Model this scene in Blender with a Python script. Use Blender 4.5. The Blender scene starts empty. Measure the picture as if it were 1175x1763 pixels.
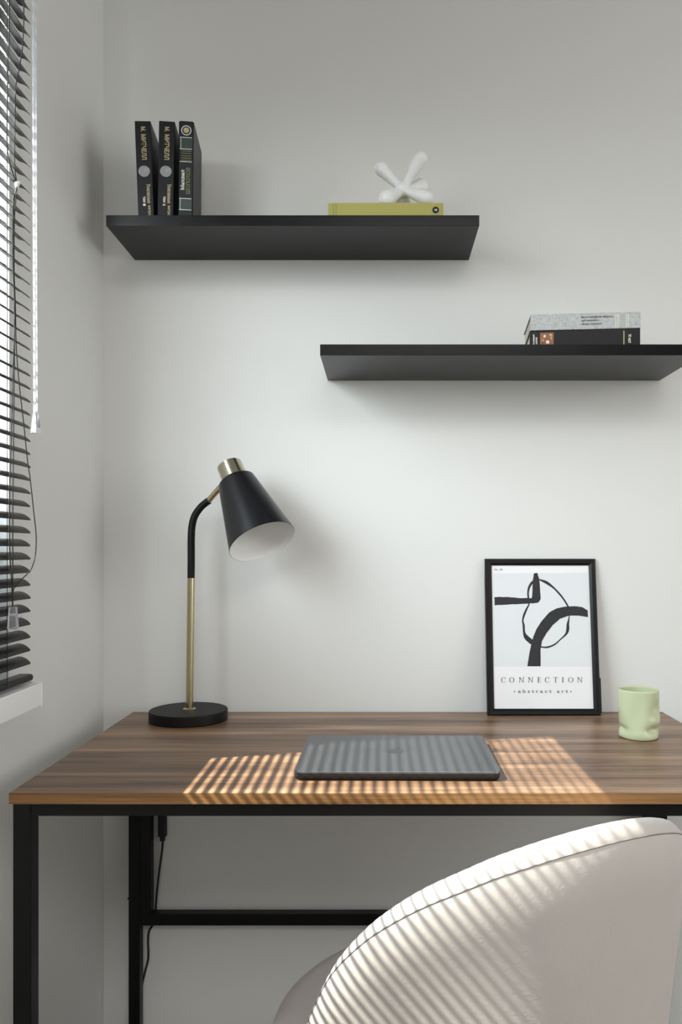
import bpy, bmesh, math, random
import numpy as np
from mathutils import Vector, Matrix, Euler

random.seed(7)
sc = bpy.context.scene
COL = sc.collection
PI = math.pi

# ------------------------------------------------------------------ camera
W_PX, H_PX, F_PX = 1175, 1763, 1357.0
VPX, VPY = 654.0, 948.0
EYE = 1.116
cam_d = bpy.data.cameras.new('camera')
cam = bpy.data.objects.new('camera', cam_d)
COL.objects.link(cam)
cam.location = (0, 0, EYE)
cam.rotation_euler = (PI / 2, 0, 0)
cam_d.sensor_fit = 'AUTO'
cam_d.sensor_width = 36
cam_d.lens = 36 * F_PX / H_PX
cam_d.shift_x = -(VPX - W_PX / 2) / H_PX
cam_d.shift_y = (VPY - H_PX / 2) / H_PX
cam_d.clip_start = 0.02
sc.camera = cam

sc.view_settings.view_transform = 'Standard'
sc.view_settings.look = 'None'
sc.view_settings.gamma = 1
sc.view_settings.use_curve_mapping = False
sc.view_settings.exposure = 0.0
sc.cycles.use_denoising = True
sc.cycles.max_bounces = 10
sc.cycles.diffuse_bounces = 6
sc.cycles.transparent_max_bounces = 16

# ------------------------------------------------------------------ light
wd = bpy.data.worlds.new('sky')
sc.world = wd
wd.use_nodes = True
bg = wd.node_tree.nodes['Background']
# overcast-bright sky above the horizon, dimmer grey ground and buildings below it
wnt = wd.node_tree
wtc = wnt.nodes.new('ShaderNodeTexCoord'); wsx = wnt.nodes.new('ShaderNodeSeparateXYZ')
wrp = wnt.nodes.new('ShaderNodeValToRGB')
wnt.links.new(wtc.outputs['Generated'], wsx.inputs[0]); 
wmr = wnt.nodes.new('ShaderNodeMapRange'); wmr.inputs['From Min'].default_value = -1; wmr.inputs['From Max'].default_value = 1
wnt.links.new(wsx.outputs['Z'], wmr.inputs['Value']); wnt.links.new(wmr.outputs['Result'], wrp.inputs['Fac'])
wrp.color_ramp.elements[0].position = 0.44; wrp.color_ramp.elements[0].color = (0.13, 0.13, 0.12, 1)
wrp.color_ramp.elements[1].position = 0.52; wrp.color_ramp.elements[1].color = (0.96, 0.99, 1.0, 1)
we = wrp.color_ramp.elements.new(1.0); we.color = (0.75, 0.88, 1.0, 1)
wnt.links.new(wrp.outputs['Color'], bg.inputs['Color'])
bg.inputs['Strength'].default_value = 18.5

sun_d = bpy.data.lights.new('sun', 'SUN')
sun_d.energy = 24.0
sun_d.angle = math.radians(0.53)
sun_d.color = (1.0, 0.94, 0.81)
sun = bpy.data.objects.new('sun', sun_d)
COL.objects.link(sun)
sun.location = (-3, -1, 4)
sun.rotation_euler = Vector((1, .26, -1.2)).to_track_quat('-Z', 'Y').to_euler()

def area(name, loc, direction, sx, sy, energy, color, portal=False):
    d = bpy.data.lights.new(name, 'AREA')
    d.shape = 'RECTANGLE'; d.size = sx; d.size_y = sy
    d.energy = energy; d.color = color
    o = bpy.data.objects.new(name, d); COL.objects.link(o)
    o.location = loc
    o.rotation_euler = Vector(direction).to_track_quat('-Z', 'Z').to_euler()
    if portal: d.cycles.is_portal = True
    return o

# daylight portal at the window beside the desk, then two added fill lights
area('daylight_window_beside_desk', (-0.80, 0.69, 1.55), (1, 0, 0), 1.26, 1.22, 1, (1, 1, 1), portal=True)
area('fill_right', (2.85, 0.0, 1.6), (-1, 0, 0), 1.6, 1.6, 33, (1.0, 0.99, 0.97))  # added fill from the right; that wall has no window
area('fill_overhead', (0.4, -1.40, 2.68), (0, 0, -1), 1.4, 1.4, 46, (1.0, 0.98, 0.95))  # added soft fill from overhead, no lamp is modelled there

# ------------------------------------------------------------------ materials
def mat(name, color, rough=0.5, metal=0.0, spec=0.5, noise=None, bump=None, sheen=0.0, coat=0.0):
    """noise=(scale, amount) value variation ; bump=(scale, strength, distance)"""
    m = bpy.data.materials.new(name); m.use_nodes = True
    nt = m.node_tree; b = nt.nodes['Principled BSDF']
    b.inputs['Base Color'].default_value = (*color, 1)
    b.inputs['Roughness'].default_value = rough
    b.inputs['Metallic'].default_value = metal
    b.inputs['Specular IOR Level'].default_value = spec
    if sheen:
        b.inputs['Sheen Weight'].default_value = sheen
        b.inputs['Sheen Roughness'].default_value = 0.4
    if coat: b.inputs['Coat Weight'].default_value = coat
    tc = nt.nodes.new('ShaderNodeTexCoord')
    if noise:
        n = nt.nodes.new('ShaderNodeTexNoise'); n.inputs['Scale'].default_value = noise[0]
        n.inputs['Detail'].default_value = 4
        nt.links.new(tc.outputs['Object'], n.inputs['Vector'])
        mx = nt.nodes.new('ShaderNodeMix'); mx.data_type = 'RGBA'
        mx.inputs['A'].default_value = (*[c * (1 - noise[1]) for c in color], 1)
        mx.inputs['B'].default_value = (*[min(1, c * (1 + noise[1])) for c in color], 1)
        nt.links.new(n.outputs['Fac'], mx.inputs['Factor'])
        nt.links.new(mx.outputs['Result'], b.inputs['Base Color'])
    if bump:
        n2 = nt.nodes.new('ShaderNodeTexNoise'); n2.inputs['Scale'].default_value = bump[0]
        n2.inputs['Detail'].default_value = 3
        nt.links.new(tc.outputs['Object'], n2.inputs['Vector'])
        bp = nt.nodes.new('ShaderNodeBump'); bp.inputs['Strength'].default_value = bump[1]
        bp.inputs['Distance'].default_value = bump[2]
        nt.links.new(n2.outputs['Fac'], bp.inputs['Height'])
        nt.links.new(bp.outputs['Normal'], b.inputs['Normal'])
    return m

def wood_mat(name, dark, mid, light, rough):
    m = bpy.data.materials.new(name); m.use_nodes = True
    nt = m.node_tree; b = nt.nodes['Principled BSDF']
    b.inputs['Roughness'].default_value = rough
    b.inputs['Specular IOR Level'].default_value = 0.3
    tc = nt.nodes.new('ShaderNodeTexCoord')
    def layer(sx, sy, sz, det, dist=0.0):
        mp = nt.nodes.new('ShaderNodeMapping'); mp.inputs['Scale'].default_value = (sx, sy, sz)
        n = nt.nodes.new('ShaderNodeTexNoise'); n.inputs['Scale'].default_value = 1
        n.inputs['Detail'].default_value = det; n.inputs['Roughness'].default_value = 0.6
        n.inputs['Distortion'].default_value = dist
        nt.links.new(tc.outputs['Object'], mp.inputs['Vector']); nt.links.new(mp.outputs['Vector'], n.inputs['Vector'])
        return n
    a = layer(1.6, 26, 26, 5, 0.4); c = layer(5, 190, 190, 4)
    rp = nt.nodes.new('ShaderNodeValToRGB')
    rp.color_ramp.elements[0].position = 0.33; rp.color_ramp.elements[0].color = (*dark, 1)
    rp.color_ramp.elements[1].position = 0.72; rp.color_ramp.elements[1].color = (*light, 1)
    e = rp.color_ramp.elements.new(0.52); e.color = (*mid, 1)
    nt.links.new(a.outputs['Fac'], rp.inputs['Fac'])
    mx = nt.nodes.new('ShaderNodeMix'); mx.data_type = 'RGBA'; mx.blend_type = 'MULTIPLY'
    mx.inputs['Factor'].default_value = 0.55
    r2 = nt.nodes.new('ShaderNodeValToRGB')
    r2.color_ramp.elements[0].position = 0.35; r2.color_ramp.elements[0].color = (0.34, 0.31, 0.29, 1)
    r2.color_ramp.elements[1].position = 0.57; r2.color_ramp.elements[1].color = (1, 1, 1, 1)
    nt.links.new(c.outputs['Fac'], r2.inputs['Fac'])
    nt.links.new(rp.outputs['Color'], mx.inputs['A']); nt.links.new(r2.outputs['Color'], mx.inputs['B'])
    nt.links.new(mx.outputs['Result'], b.inputs['Base Color'])
    bp = nt.nodes.new('ShaderNodeBump'); bp.inputs['Strength'].default_value = 0.12; bp.inputs['Distance'].default_value = 0.0005
    nt.links.new(c.outputs['Fac'], bp.inputs['Height']); nt.links.new(bp.outputs['Normal'], b.inputs['Normal'])
    return m

M_WALL = mat('wall_paint', (0.70, 0.705, 0.69), 0.75, spec=0.3, noise=(1.2, 0.012), bump=(260, 0.08, 0.0006))
M_CEIL = mat('ceiling_paint', (0.62, 0.62, 0.61), 0.9, noise=(2, 0.01))
M_FLOOR = wood_mat('floor_laminate', (0.06, 0.045, 0.033), (0.085, 0.062, 0.046), (0.11, 0.082, 0.06), 0.5)
M_WOOD = wood_mat('walnut_laminate', (0.115, 0.066, 0.042), (0.265, 0.158, 0.097), (0.46, 0.305, 0.195), 0.36)
M_EDGE = wood_mat('walnut_edge_band', (0.17, 0.082, 0.030), (0.25, 0.125, 0.048), (0.33, 0.18, 0.075), 0.45)
M_STEEL = mat('black_powder_coated_steel', (0.0035, 0.0035, 0.0038), 0.42, spec=0.3, noise=(40, 0.1))
M_SHELF = mat('black_laminate', (0.0036, 0.0036, 0.0042), 0.28, spec=0.20, noise=(60, 0.12), bump=(400, 0.04, 0.0002))
M_PVC = mat('white_window_plastic', (0.80, 0.81, 0.82), 0.3, noise=(3, 0.01))
M_SLAT = mat('black_brown_slat_lacquer', (0.006, 0.0052, 0.0045), 0.33, spec=0.25, noise=(30, 0.1))
M_CORD = mat('black_cord', (0.012, 0.012, 0.012), 0.7, noise=(300, 0.2))
M_CORDW = mat('white_knot_plastic', (0.8, 0.8, 0.78), 0.4, noise=(30, 0.03))
M_LBLK = mat('matte_black_lamp_enamel', (0.0045, 0.005, 0.007), 0.33, spec=0.5, noise=(50, 0.08))
M_LBASE = mat('matte_black_lamp_base', (0.004, 0.004, 0.004), 0.5, spec=0.25, noise=(50, 0.08))
M_LWHT = mat('white_shade_lining', (0.88, 0.89, 0.89), 0.5, noise=(20, 0.01))
M_BRASS = mat('brushed_brass', (0.50, 0.43, 0.27), 0.25, metal=1.0, noise=(20, 0.015))
M_CHAMP = mat('champagne_brass', (0.58, 0.54, 0.42), 0.22, metal=1.0, noise=(80, 0.05))
M_CERAM = mat('white_matte_ceramic', (0.78, 0.79, 0.80), 0.45, noise=(20, 0.01))
M_GREEN = mat('pale_green_glaze', (0.50, 0.55, 0.36), 0.26, noise=(15, 0.03))
M_LAPT = mat('space_grey_aluminium', (0.175, 0.185, 0.205), 0.36, metal=0.88, noise=(200, 0.03))
M_LAPD = mat('dark_laptop_base', (0.012, 0.012, 0.013), 0.5, metal=0.0, noise=(100, 0.05))
M_LOGO = mat('dark_mirror_mark', (0.13, 0.135, 0.145), 0.25, metal=1.0, noise=(80, 0.02))
M_FRAME = mat('black_frame_moulding', (0.0035, 0.0035, 0.004), 0.42, spec=0.3, noise=(60, 0.1))
M_PAPER = mat('white_print_paper', (0.80, 0.80, 0.82), 0.6, noise=(30, 0.006))
M_PANEL = mat('pale_grey_print_field', (0.70, 0.725, 0.75), 0.6, noise=(30, 0.006))
M_INK = mat('black_print_ink', (0.014, 0.015, 0.018), 0.6, noise=(120, 0.15))
M_INKG = mat('grey_print_ink', (0.22, 0.22, 0.24), 0.6, noise=(120, 0.1))
M_YEL = mat('olive_yellow_cloth', (0.385, 0.365, 0.10), 0.6, noise=(400, 0.08), bump=(900, 0.2, 0.0003))
M_YELD = mat('dark_olive_print', (0.14, 0.14, 0.03), 0.6, noise=(100, 0.1))
M_BBLK = mat('black_book_cloth', (0.0035, 0.0035, 0.006), 0.42, spec=0.3, noise=(200, 0.2))
M_BGRN = mat('dark_green_book_cover', (0.006, 0.010, 0.012), 0.4, spec=0.35, noise=(200, 0.2))
M_BGPN = mat('dark_green_spine_panel', (0.025, 0.042, 0.034), 0.42, noise=(300, 0.2))
M_GOLD = mat('dull_gold_foil', (0.42, 0.36, 0.20), 0.45, metal=0.0, noise=(300, 0.3))
M_GOLDD = mat('worn_gold_foil', (0.16, 0.15, 0.07), 0.5, metal=0.4, noise=(300, 0.4))
M_SILV = mat('silver_foil', (0.55, 0.58, 0.55), 0.45, metal=0.3, noise=(300, 0.3))
M_MEDAL = mat('silver_medallion_print', (0.26, 0.26, 0.27), 0.5, noise=(120, 0.55))
M_PAGES = mat('cream_pages', (0.55, 0.51, 0.42), 0.8, noise=(300, 0.1))
M_PAGED = mat('aged_pages', (0.33, 0.31, 0.27), 0.8, noise=(300, 0.1))
M_WHTINK = mat('white_lettering', (0.75, 0.74, 0.68), 0.6, noise=(100, 0.05))
M_REDBR = mat('brown_red_print', (0.28, 0.11, 0.05), 0.6, noise=(250, 0.5))

def linen_mat():
    m = mat('grey_linen_cloth', (0.45, 0.47, 0.47), 0.8)
    nt = m.node_tree; b = nt.nodes['Principled BSDF']; tc = nt.nodes.new('ShaderNodeTexCoord')
    outs = []
    for s in ((1500, 60, 90), (90, 60, 1500)):
        mp = nt.nodes.new('ShaderNodeMapping'); mp.inputs['Scale'].default_value = s
        n = nt.nodes.new('ShaderNodeTexNoise'); n.inputs['Scale'].default_value = 1; n.inputs['Detail'].default_value = 2
        nt.links.new(tc.outputs['Object'], mp.inputs['Vector']); nt.links.new(mp.outputs['Vector'], n.inputs['Vector'])
        outs.append(n)
    ad = nt.nodes.new('ShaderNodeMath'); ad.operation = 'ADD'
    nt.links.new(outs[0].outputs['Fac'], ad.inputs[0]); nt.links.new(outs[1].outputs['Fac'], ad.inputs[1])
    r = nt.nodes.new('ShaderNodeValToRGB')
    r.color_ramp.elements[0].position = 0.35; r.color_ramp.elements[0].color = (0.26, 0.28, 0.28, 1)
    r.color_ramp.elements[1].position = 0.62; r.color_ramp.elements[1].color = (0.60, 0.62, 0.62, 1)
    hv = nt.nodes.new('ShaderNodeMath'); hv.operation = 'MULTIPLY'; hv.inputs[1].default_value = 0.5
    nt.links.new(ad.outputs[0], hv.inputs[0]); nt.links.new(hv.outputs[0], r.inputs['Fac'])
    nt.links.new(r.outputs['Color'], b.inputs['Base Color'])
    return m
M_LINEN = linen_mat()

def velvet():
    m = mat('greige_velvet', (0.50, 0.455, 0.425), 0.85, spec=0.2, sheen=0.15)
    nt = m.node_tree; b = nt.nodes['Principled BSDF']; tc = nt.nodes.new('ShaderNodeTexCoord')
    n = nt.nodes.new('ShaderNodeTexNoise'); n.inputs['Scale'].default_value = 9; n.inputs['Detail'].default_value = 6
    nt.links.new(tc.outputs['Object'], n.inputs['Vector'])
    mx = nt.nodes.new('ShaderNodeMix'); mx.data_type = 'RGBA'
    mx.inputs['A'].default_value = (0.46, 0.425, 0.405, 1); mx.inputs['B'].default_value = (0.54, 0.50, 0.475, 1)
    nt.links.new(n.outputs['Fac'], mx.inputs['Factor']); nt.links.new(mx.outputs['Result'], b.inputs['Base Color'])
    n2 = nt.nodes.new('ShaderNodeTexNoise'); n2.inputs['Scale'].default_value = 330; n2.inputs['Detail'].default_value = 4
    nt.links.new(tc.outputs['Object'], n2.inputs['Vector'])
    bp = nt.nodes.new('ShaderNodeBump'); bp.inputs['Strength'].default_value = 0.22; bp.inputs['Distance'].default_value = 0.0012
    nt.links.new(n2.outputs['Fac'], bp.inputs['Height']); nt.links.new(bp.outputs['Normal'], b.inputs['Normal'])
    return m
M_VELVET = velvet()
M_SEAM = mat('seam_thread', (0.22, 0.20, 0.19), 0.8, noise=(300, 0.1))

def clear_mat(name, tint, ior=1.45, gloss=0.12):
    m = bpy.data.materials.new(name); m.use_nodes = True
    nt = m.node_tree; nt.nodes.remove(nt.nodes['Principled BSDF'])
    out = nt.nodes['Material Output']
    tr = nt.nodes.new('ShaderNodeBsdfTransparent'); tr.inputs['Color'].default_value = (*tint, 1)
    gl = nt.nodes.new('ShaderNodeBsdfGlossy'); gl.inputs['Roughness'].default_value = gloss
    mx = nt.nodes.new('ShaderNodeMixShader'); mx.inputs['Fac'].default_value = 0.05
    nt.links.new(tr.outputs['BSDF'], mx.inputs[1]); nt.links.new(gl.outputs['BSDF'], mx.inputs[2])
    nt.links.new(mx.outputs['Shader'], out.inputs['Surface'])
    return m
M_GLASS = clear_mat('window_glass', (0.97, 0.985, 0.98), 1.45, 0.0)
def acrylic():
    m = mat('clear_acrylic', (0.86, 0.87, 0.92), 0.08, spec=0.8)
    m.node_tree.nodes['Principled BSDF'].inputs['Transmission Weight'].default_value = 0.8
    return m
M_ACR = acrylic()

# ------------------------------------------------------------------ mesh helpers
def link(name, bm, m=None, parent=None, smooth=False, recalc=True):
    if recalc: bmesh.ops.recalc_face_normals(bm, faces=bm.faces[:])
    me = bpy.data.meshes.new(name); bm.to_mesh(me); bm.free()
    if smooth:
        me.polygons.foreach_set('use_smooth', [True] * len(me.polygons))
        if smooth != 'all': me.set_sharp_from_angle(angle=math.radians(38))
    o = bpy.data.objects.new(name, me); COL.objects.link(o)
    if m: me.materials.append(m)
    if parent: o.parent = parent
    if smooth is True:
        wn = o.modifiers.new('weighted_normal', 'WEIGHTED_NORMAL'); wn.keep_sharp = True; wn.weight = 60
    return o

def box(bm, x0, x1, y0, y1, z0, z1, bev=0.0, seg=2):
    r = bmesh.ops.create_cube(bm, size=1.0)
    vs = r['verts']
    for v in vs:
        v.co = Vector(((x0 + x1) / 2 + v.co.x * (x1 - x0), (y0 + y1) / 2 + v.co.y * (y1 - y0), (z0 + z1) / 2 + v.co.z * (z1 - z0)))
    if bev > 0:
        es = list({e for v in vs for e in v.link_edges})
        bmesh.ops.bevel(bm, geom=es, offset=bev, segments=seg, profile=0.5, affect='EDGES')
    return bm

def boxo(name, dims, m, parent=None, bev=0.0, seg=2):
    bm = bmesh.new(); box(bm, *dims, bev=bev, seg=seg)
    return link(name, bm, m, parent, smooth=bev > 0)

def lathe(bm, prof, n=64, axis_m=None, closed=False):
    """prof: list (r, z). caps if r==0."""
    rings = []
    for r, z in prof:
        if r < 1e-6:
            rings.append([bm.verts.new((0, 0, z))])
        else:
            rings.append([bm.verts.new((r * math.cos(2 * PI * i / n), r * math.sin(2 * PI * i / n), z)) for i in range(n)])
    prs = list(zip(rings, rings[1:]))
    if closed: prs.append((rings[-1], rings[0]))
    for a, b in prs:
        for i in range(n):
            j = (i + 1) % n
            if len(a) == 1 and len(b) == 1: continue
            if len(a) == 1: bm.faces.new((a[0], b[i], b[j]))
            elif len(b) == 1: bm.faces.new((a[i], a[j], b[0]))
            else: bm.faces.new((a[i], a[j], b[j], b[i]))
    if axis_m is not None:
        for rg in rings:
            for v in rg: v.co = axis_m @ v.co
    return bm

def tube(bm, pts, rad, n=12, cap=True):
    pts = [Vector(p) for p in pts]
    rads = rad if isinstance(rad, (list, tuple)) else [rad] * len(pts)
    T = []
    for i in range(len(pts)):
        a = pts[max(0, i - 1)]; b = pts[min(len(pts) - 1, i + 1)]
        T.append((b - a).normalized())
    ref = Vector((0, 1, 0)) if abs(T[0].y) < 0.9 else Vector((1, 0, 0))
    u = T[0].cross(ref).normalized()
    rings = []
    for p, t, r in zip(pts, T, rads):
        u = (u - t * u.dot(t)).normalized(); w = t.cross(u)
        rings.append([bm.verts.new(p + r * (math.cos(2 * PI * k / n) * u + math.sin(2 * PI * k / n) * w)) for k in range(n)])
    for a, b in zip(rings, rings[1:]):
        for k in range(n): bm.faces.new((a[k], a[(k + 1) % n], b[(k + 1) % n], b[k]))
    if cap:
        bm.faces.new(rings[0][::-1]); bm.faces.new(rings[-1])
    return bm

def spline(pts, per=8):
    P = [np.array(p, float) for p in pts]
    P = [2 * P[0] - P[1]] + P + [2 * P[-1] - P[-2]]
    out = []
    for i in range(1, len(P) - 2):
        for k in range(per):
            t = k / per
            out.append(0.5 * ((2 * P[i]) + (-P[i - 1] + P[i + 1]) * t + (2 * P[i - 1] - 5 * P[i] + 4 * P[i + 1] - P[i + 2]) * t * t
                              + (-P[i - 1] + 3 * P[i] - 3 * P[i + 1] + P[i + 2]) * t ** 3))
    out.append(P[-2])
    return [tuple(o) for o in out]

def empty(name, loc, label=None, cat=None, group=None, rot=(0, 0, 0)):
    o = bpy.data.objects.new(name, None); COL.objects.link(o)
    o.location = loc; o.rotation_euler = rot; o.empty_display_size = 0.05
    if label: o['label'] = label
    if cat: o['category'] = cat
    if group: o['group'] = group
    return o

def struct(o, label=None):
    o['kind'] = 'structure'
    if label: o['label'] = label
    return o

def text_bm(body, w, h, bold=0.028):
    """flat mesh of the text normalised to w x h, origin lower left, in xy"""
    c = bpy.data.curves.new('t', 'FONT'); c.body = body; c.size = 1; c.resolution_u = 3; c.offset = bold
    o = bpy.data.objects.new('t', c); COL.objects.link(o)
    dg = bpy.context.evaluated_depsgraph_get(); dg.update()
    me = bpy.data.meshes.new_from_object(o.evaluated_get(dg))
    bm = bmesh.new(); bm.from_mesh(me)
    bpy.data.objects.remove(o); bpy.data.curves.remove(c); bpy.data.meshes.remove(me)
    xs = [v.co.x for v in bm.verts]; ys = [v.co.y for v in bm.verts]
    x0, x1, y0, y1 = min(xs), max(xs), min(ys), max(ys)
    for v in bm.verts:
        v.co = Vector(((v.co.x - x0) / (x1 - x0) * w, (v.co.y - y0) / (y1 - y0) * h, 0))
    return bm

def text_part(name, body, w, h, frame, m, parent, label=None):
    """frame: 4x4 local matrix; text lies in its xy plane"""
    bm = text_bm(body, w, h)
    for v in bm.verts: v.co = frame @ v.co
    o = link(name, bm, m, parent, recalc=False)
    if label: o['label'] = label
    return o

# ------------------------------------------------------------------ room shell
XL, XR, YB, YR, ZC = -0.631, 2.9, 1.80, -2.9, 2.70
T = 0.20
WY0, WY1, WZ0, WZ1 = 0.08, 1.342, 0.851, 2.16
def wall_with_holes(name, x0, x1, ylist, holes, zc):
    bm = bmesh.new()
    ys = sorted({ylist[0], ylist[1], *[h[0] for h in holes], *[h[1] for h in holes]})
    for a, b in zip(ys, ys[1:]):
        hs = [h for h in holes if h[0] <= a + 1e-6 and h[1] >= b - 1e-6]
        if hs:
            box(bm, x0, x1, a, b, 0, hs[0][2]); box(bm, x0, x1, a, b, hs[0][3], zc)
        else:
            box(bm, x0, x1, a, b, 0, zc)
    bmesh.ops.remove_doubles(bm, verts=bm.verts[:], dist=1e-5)
    return link(name, bm, M_WALL)
struct(wall_with_holes('wall_left', XL - T, XL, (YR, YB), [(WY0, WY1, WZ0, WZ1)], ZC), 'pale grey painted side wall with the window')
struct(boxo('wall_back', (XL - T, XR + T, YB, YB + T, 0, ZC), M_WALL), 'pale grey painted wall behind the desk and shelves')
struct(boxo('wall_right', (XR, XR + T, YR, YB, 0, ZC), M_WALL))
struct(boxo('wall_front', (XL - T, XR + T, YR - T, YR, 0, ZC), M_WALL))
struct(boxo('floor', (XL - T, XR + T, YR - T, YB + T, -0.1, 0), M_FLOOR))
struct(boxo('ceiling', (XL - T, XR + T, YR - T, YB + T, ZC, ZC + 0.1), M_CEIL))

def window(name, y0, y1, z0, z1, sill_nose):
    w = bpy.data.objects.new(name, None); COL.objects.link(w); w.location = (XL - 0.07, (y0 + y1) / 2, z0)
    struct(w)
    ox, oy, oz = w.location
    def bx(bm, x0, x1, a, b, c, d, bev=0.0):
        box(bm, x0 - ox, x1 - ox, a - oy, b - oy, c - oz, d - oz, bev=bev)
    fx0, fx1 = XL - 0.13, XL - 0.07
    bm = bmesh.new()
    F = 0.06
    bx(bm, fx0, fx1, y0 + .0005, y0 + F, z0 + .042, z1 - .0005, .004); bx(bm, fx0, fx1, y1 - F, y1 - .0005, z0 + .042, z1 - .0005, .004)
    bx(bm, fx0, fx1, y0 + F, y1 - F, z1 - F, z1 - .0005, .004); bx(bm, fx0, fx1, y0 + F, y1 - F, z0 + .042, z0 + .11, .004)
    fr = link('window_frame', bm, M_PVC, w, smooth=True); fr['kind'] = 'structure'
    bm = bmesh.new()
    bx(bm, fx0 + .015, fx1 + .002, y0 + F + .0005, y1 - F - .0005, z0 + .1105, z0 + .375, .004)
    lp = link('sun_block_panel', bm, M_PVC, w, smooth=True); lp['kind'] = 'structure'  # unseen panel, added and sized to block the low sun from desk and seat
    bm = bmesh.new()
    bx(bm, fx0 + .028, fx0 + .034, y0 + F - .005, y1 - F + .005, z0 + .37, z1 - F + .005)
    g = link('window_pane', bm, M_GLASS, w); g['kind'] = 'structure'
    bm = bmesh.new()
    bx(bm, fx1 - .03, XL, y0 + .001, y1 - .001, z0 + .0005, z0 + .041)
    bx(bm, XL + .0005, sill_nose, y0 - .03, y1 - .003, z0 + .0005, z0 + .041, .003)
    s = link('window_sill', bm, M_PVC, w, smooth=True); s['kind'] = 'structure'
    bm = bmesh.new()
    bx(bm, XL + .0005, sill_nose + .0012, y1 - .0035, y1 - .0005, z0 - .001, z0 + .0425, .001)
    c = link('sill_end_cap', bm, M_PVC, s, smooth=True); c['kind'] = 'structure'
    return w
window('window_1', WY0, WY1, WZ0, WZ1, -0.575)['label'] = 'white plastic window behind the black blind, left of the desk'

# ------------------------------------------------------------------ venetian blind
BX = -0.598
TILT = math.radians(31)
SL_Y0, SL_Y1 = 0.03, 1.332
blind = empty('venetian_blind', (BX, (SL_Y0 + SL_Y1) / 2, 0.896),
              'black venetian blind with tilted slats, cords and a clear wand hanging before the window', 'blind')
bo = Vector(blind.location)
def slat_mesh():
    bm = bmesh.new(); n = 10; w = 0.025; R = 0.030; half = (SL_Y1 - SL_Y0) / 2; th = 0.0003
    ang = w / R / 2
    top, bot = [], []
    def pt(a, r): return (r * math.sin(a), r * math.cos(a) - R)
    ct, st = math.cos(-TILT), math.sin(-TILT)
    for yy in (-half, half):
        for rr, lst in ((R + th, top), (R - th, bot)):
            row = []
            for i in range(n + 1):
                a = -ang + 2 * ang * i / n
                x, z = pt(a, rr)
                # rounded slat corners
                e = 1 - abs(i / n * 2 - 1); cut = 0.0 if e > .3 else 0.004 * (1 - e / .3) ** 2
                row.append(bm.verts.new((x * ct - z * st, yy - math.copysign(cut, yy), x * st + z * ct)))
            lst.append(row)
    for i in range(n):
        bm.faces.new((top[0][i], top[0][i + 1], top[1][i + 1], top[1][i]))
        bm.faces.new((bot[0][i + 1], bot[0][i], bot[1][i], bot[1][i + 1]))
        bm.faces.new((top[0][i + 1], top[0][i], bot[0][i], bot[0][i + 1]))
        bm.faces.new((top[1][i], top[1][i + 1], bot[1][i + 1], bot[1][i]))
    for i in (0, n):
        bm.faces.new((top[0][i], top[1][i], bot[1][i], bot[0][i]))
    return bm
PITCH = 0.0220
zc0 = 0.9274 + 0.0060
slat0 = link('slat', slat_mesh(), M_SLAT, blind, smooth=True)
slat0.location = (0, 0, zc0 - bo.z)
nsl = int((2.165 - zc0) / PITCH) + 1
for k in range(1, nsl):
    s = slat0.copy(); COL.objects.link(s); s.parent = blind
    s.location = (random.uniform(-.0004, .0004), random.uniform(-.0008, .0008), zc0 + k * PITCH - bo.z)
    s.rotation_euler = (0, math.radians(random.uniform(-.9, .9)), 0)
bm = bmesh.new(); box(bm, -.0135, .0135, SL_Y0 - bo.y, SL_Y1 + .001 - bo.y, 0.0006, .0125, .005, 3)
link('bottom_rail', bm, M_SLAT, blind, smooth=True)
bm = bmesh.new(); box(bm, -.032, .02, SL_Y0 - bo.y, SL_Y1 + .002 - bo.y, 2.183 - bo.z, 2.215 - bo.z, .002)
link('head_rail', bm, M_SLAT, blind, smooth=True)
for yy in (1.236, 0.70, 0.16):
    bm = bmesh.new()
    for xx in (-.0135, .0135):
        tube(bm, [(xx, yy - bo.y, .006), (xx, yy - bo.y, 2.19 - bo.z)], .0006, 6)
    for k in range(nsl):
        zz = zc0 + k * PITCH - bo.z
        tube(bm, [(-.0135, yy - bo.y, zz + .0075 - .0012), (.0135, yy - bo.y, zz - .0075 - .0012)], .0004, 4)
    link('ladder_cord', bm, M_CORD, blind, smooth='all')
CX = -0.5722
def on_blind(u, v, X=CX):
    Z = -X * F_PX / (VPX - u)
    return (X - bo.x, Z - bo.y, EYE - (v - VPY) * Z / F_PX - bo.z)
def cord(pix, rad, X=CX, name='lift_cord', top=True):
    P = [on_blind(u, v, X + (dx if dx else 0)) for u, v, dx in pix]
    if top: P = [(P[0][0] - 0.004, P[0][1], 2.19 - bo.z)] + P
    bm = bmesh.new(); tube(bm, spline(P, 6), rad, 6)
    return link(name, bm, M_CORD, blind, smooth='all')
cord([(16, 0, 0), (14, 120, 0), (12, 238, 0), (17, 280, 0), (28, 314, 0)], .0009)
cord([(41, 0, 0), (39, 78, 0), (33, 118, 0), (27, 153, 0), (25.5, 230, 0), (25.5, 289, 0), (29, 314, 0)], .0009)
cord([(29, 322, 0), (24.5, 345, 0), (23.5, 440, 0), (26.5, 530, 0), (28, 600, 0), (34, 670, .002), (41, 731, .003), (47, 790, .004), (52, 825, .004), (58, 880, .004),
      (62.3, 922, .004), (61, 955, .004), (56, 975, .003), (49, 986, .002), (33, 1002, 0), (22.5, 1018, 0), (21.5, 1044, 0)], .0009, top=False)
cord([(29.5, 322, .001), (23, 350, .001), (22, 440, .001), (25.5, 544, .001), (22.5, 640, .001), (19, 770, .001), (16, 850, .001), (16.5, 940, .001), (20, 1000, .001), (21.5, 1044, 0)], .0009, top=False)
cord([(29, 322, -.001), (24.3, 400, -.001), (24.8, 600, -.001), (22.5, 825, -.001), (22, 950, -.001), (22, 1044, 0)], .0009, top=False)
p = on_blind(29, 318)
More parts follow.
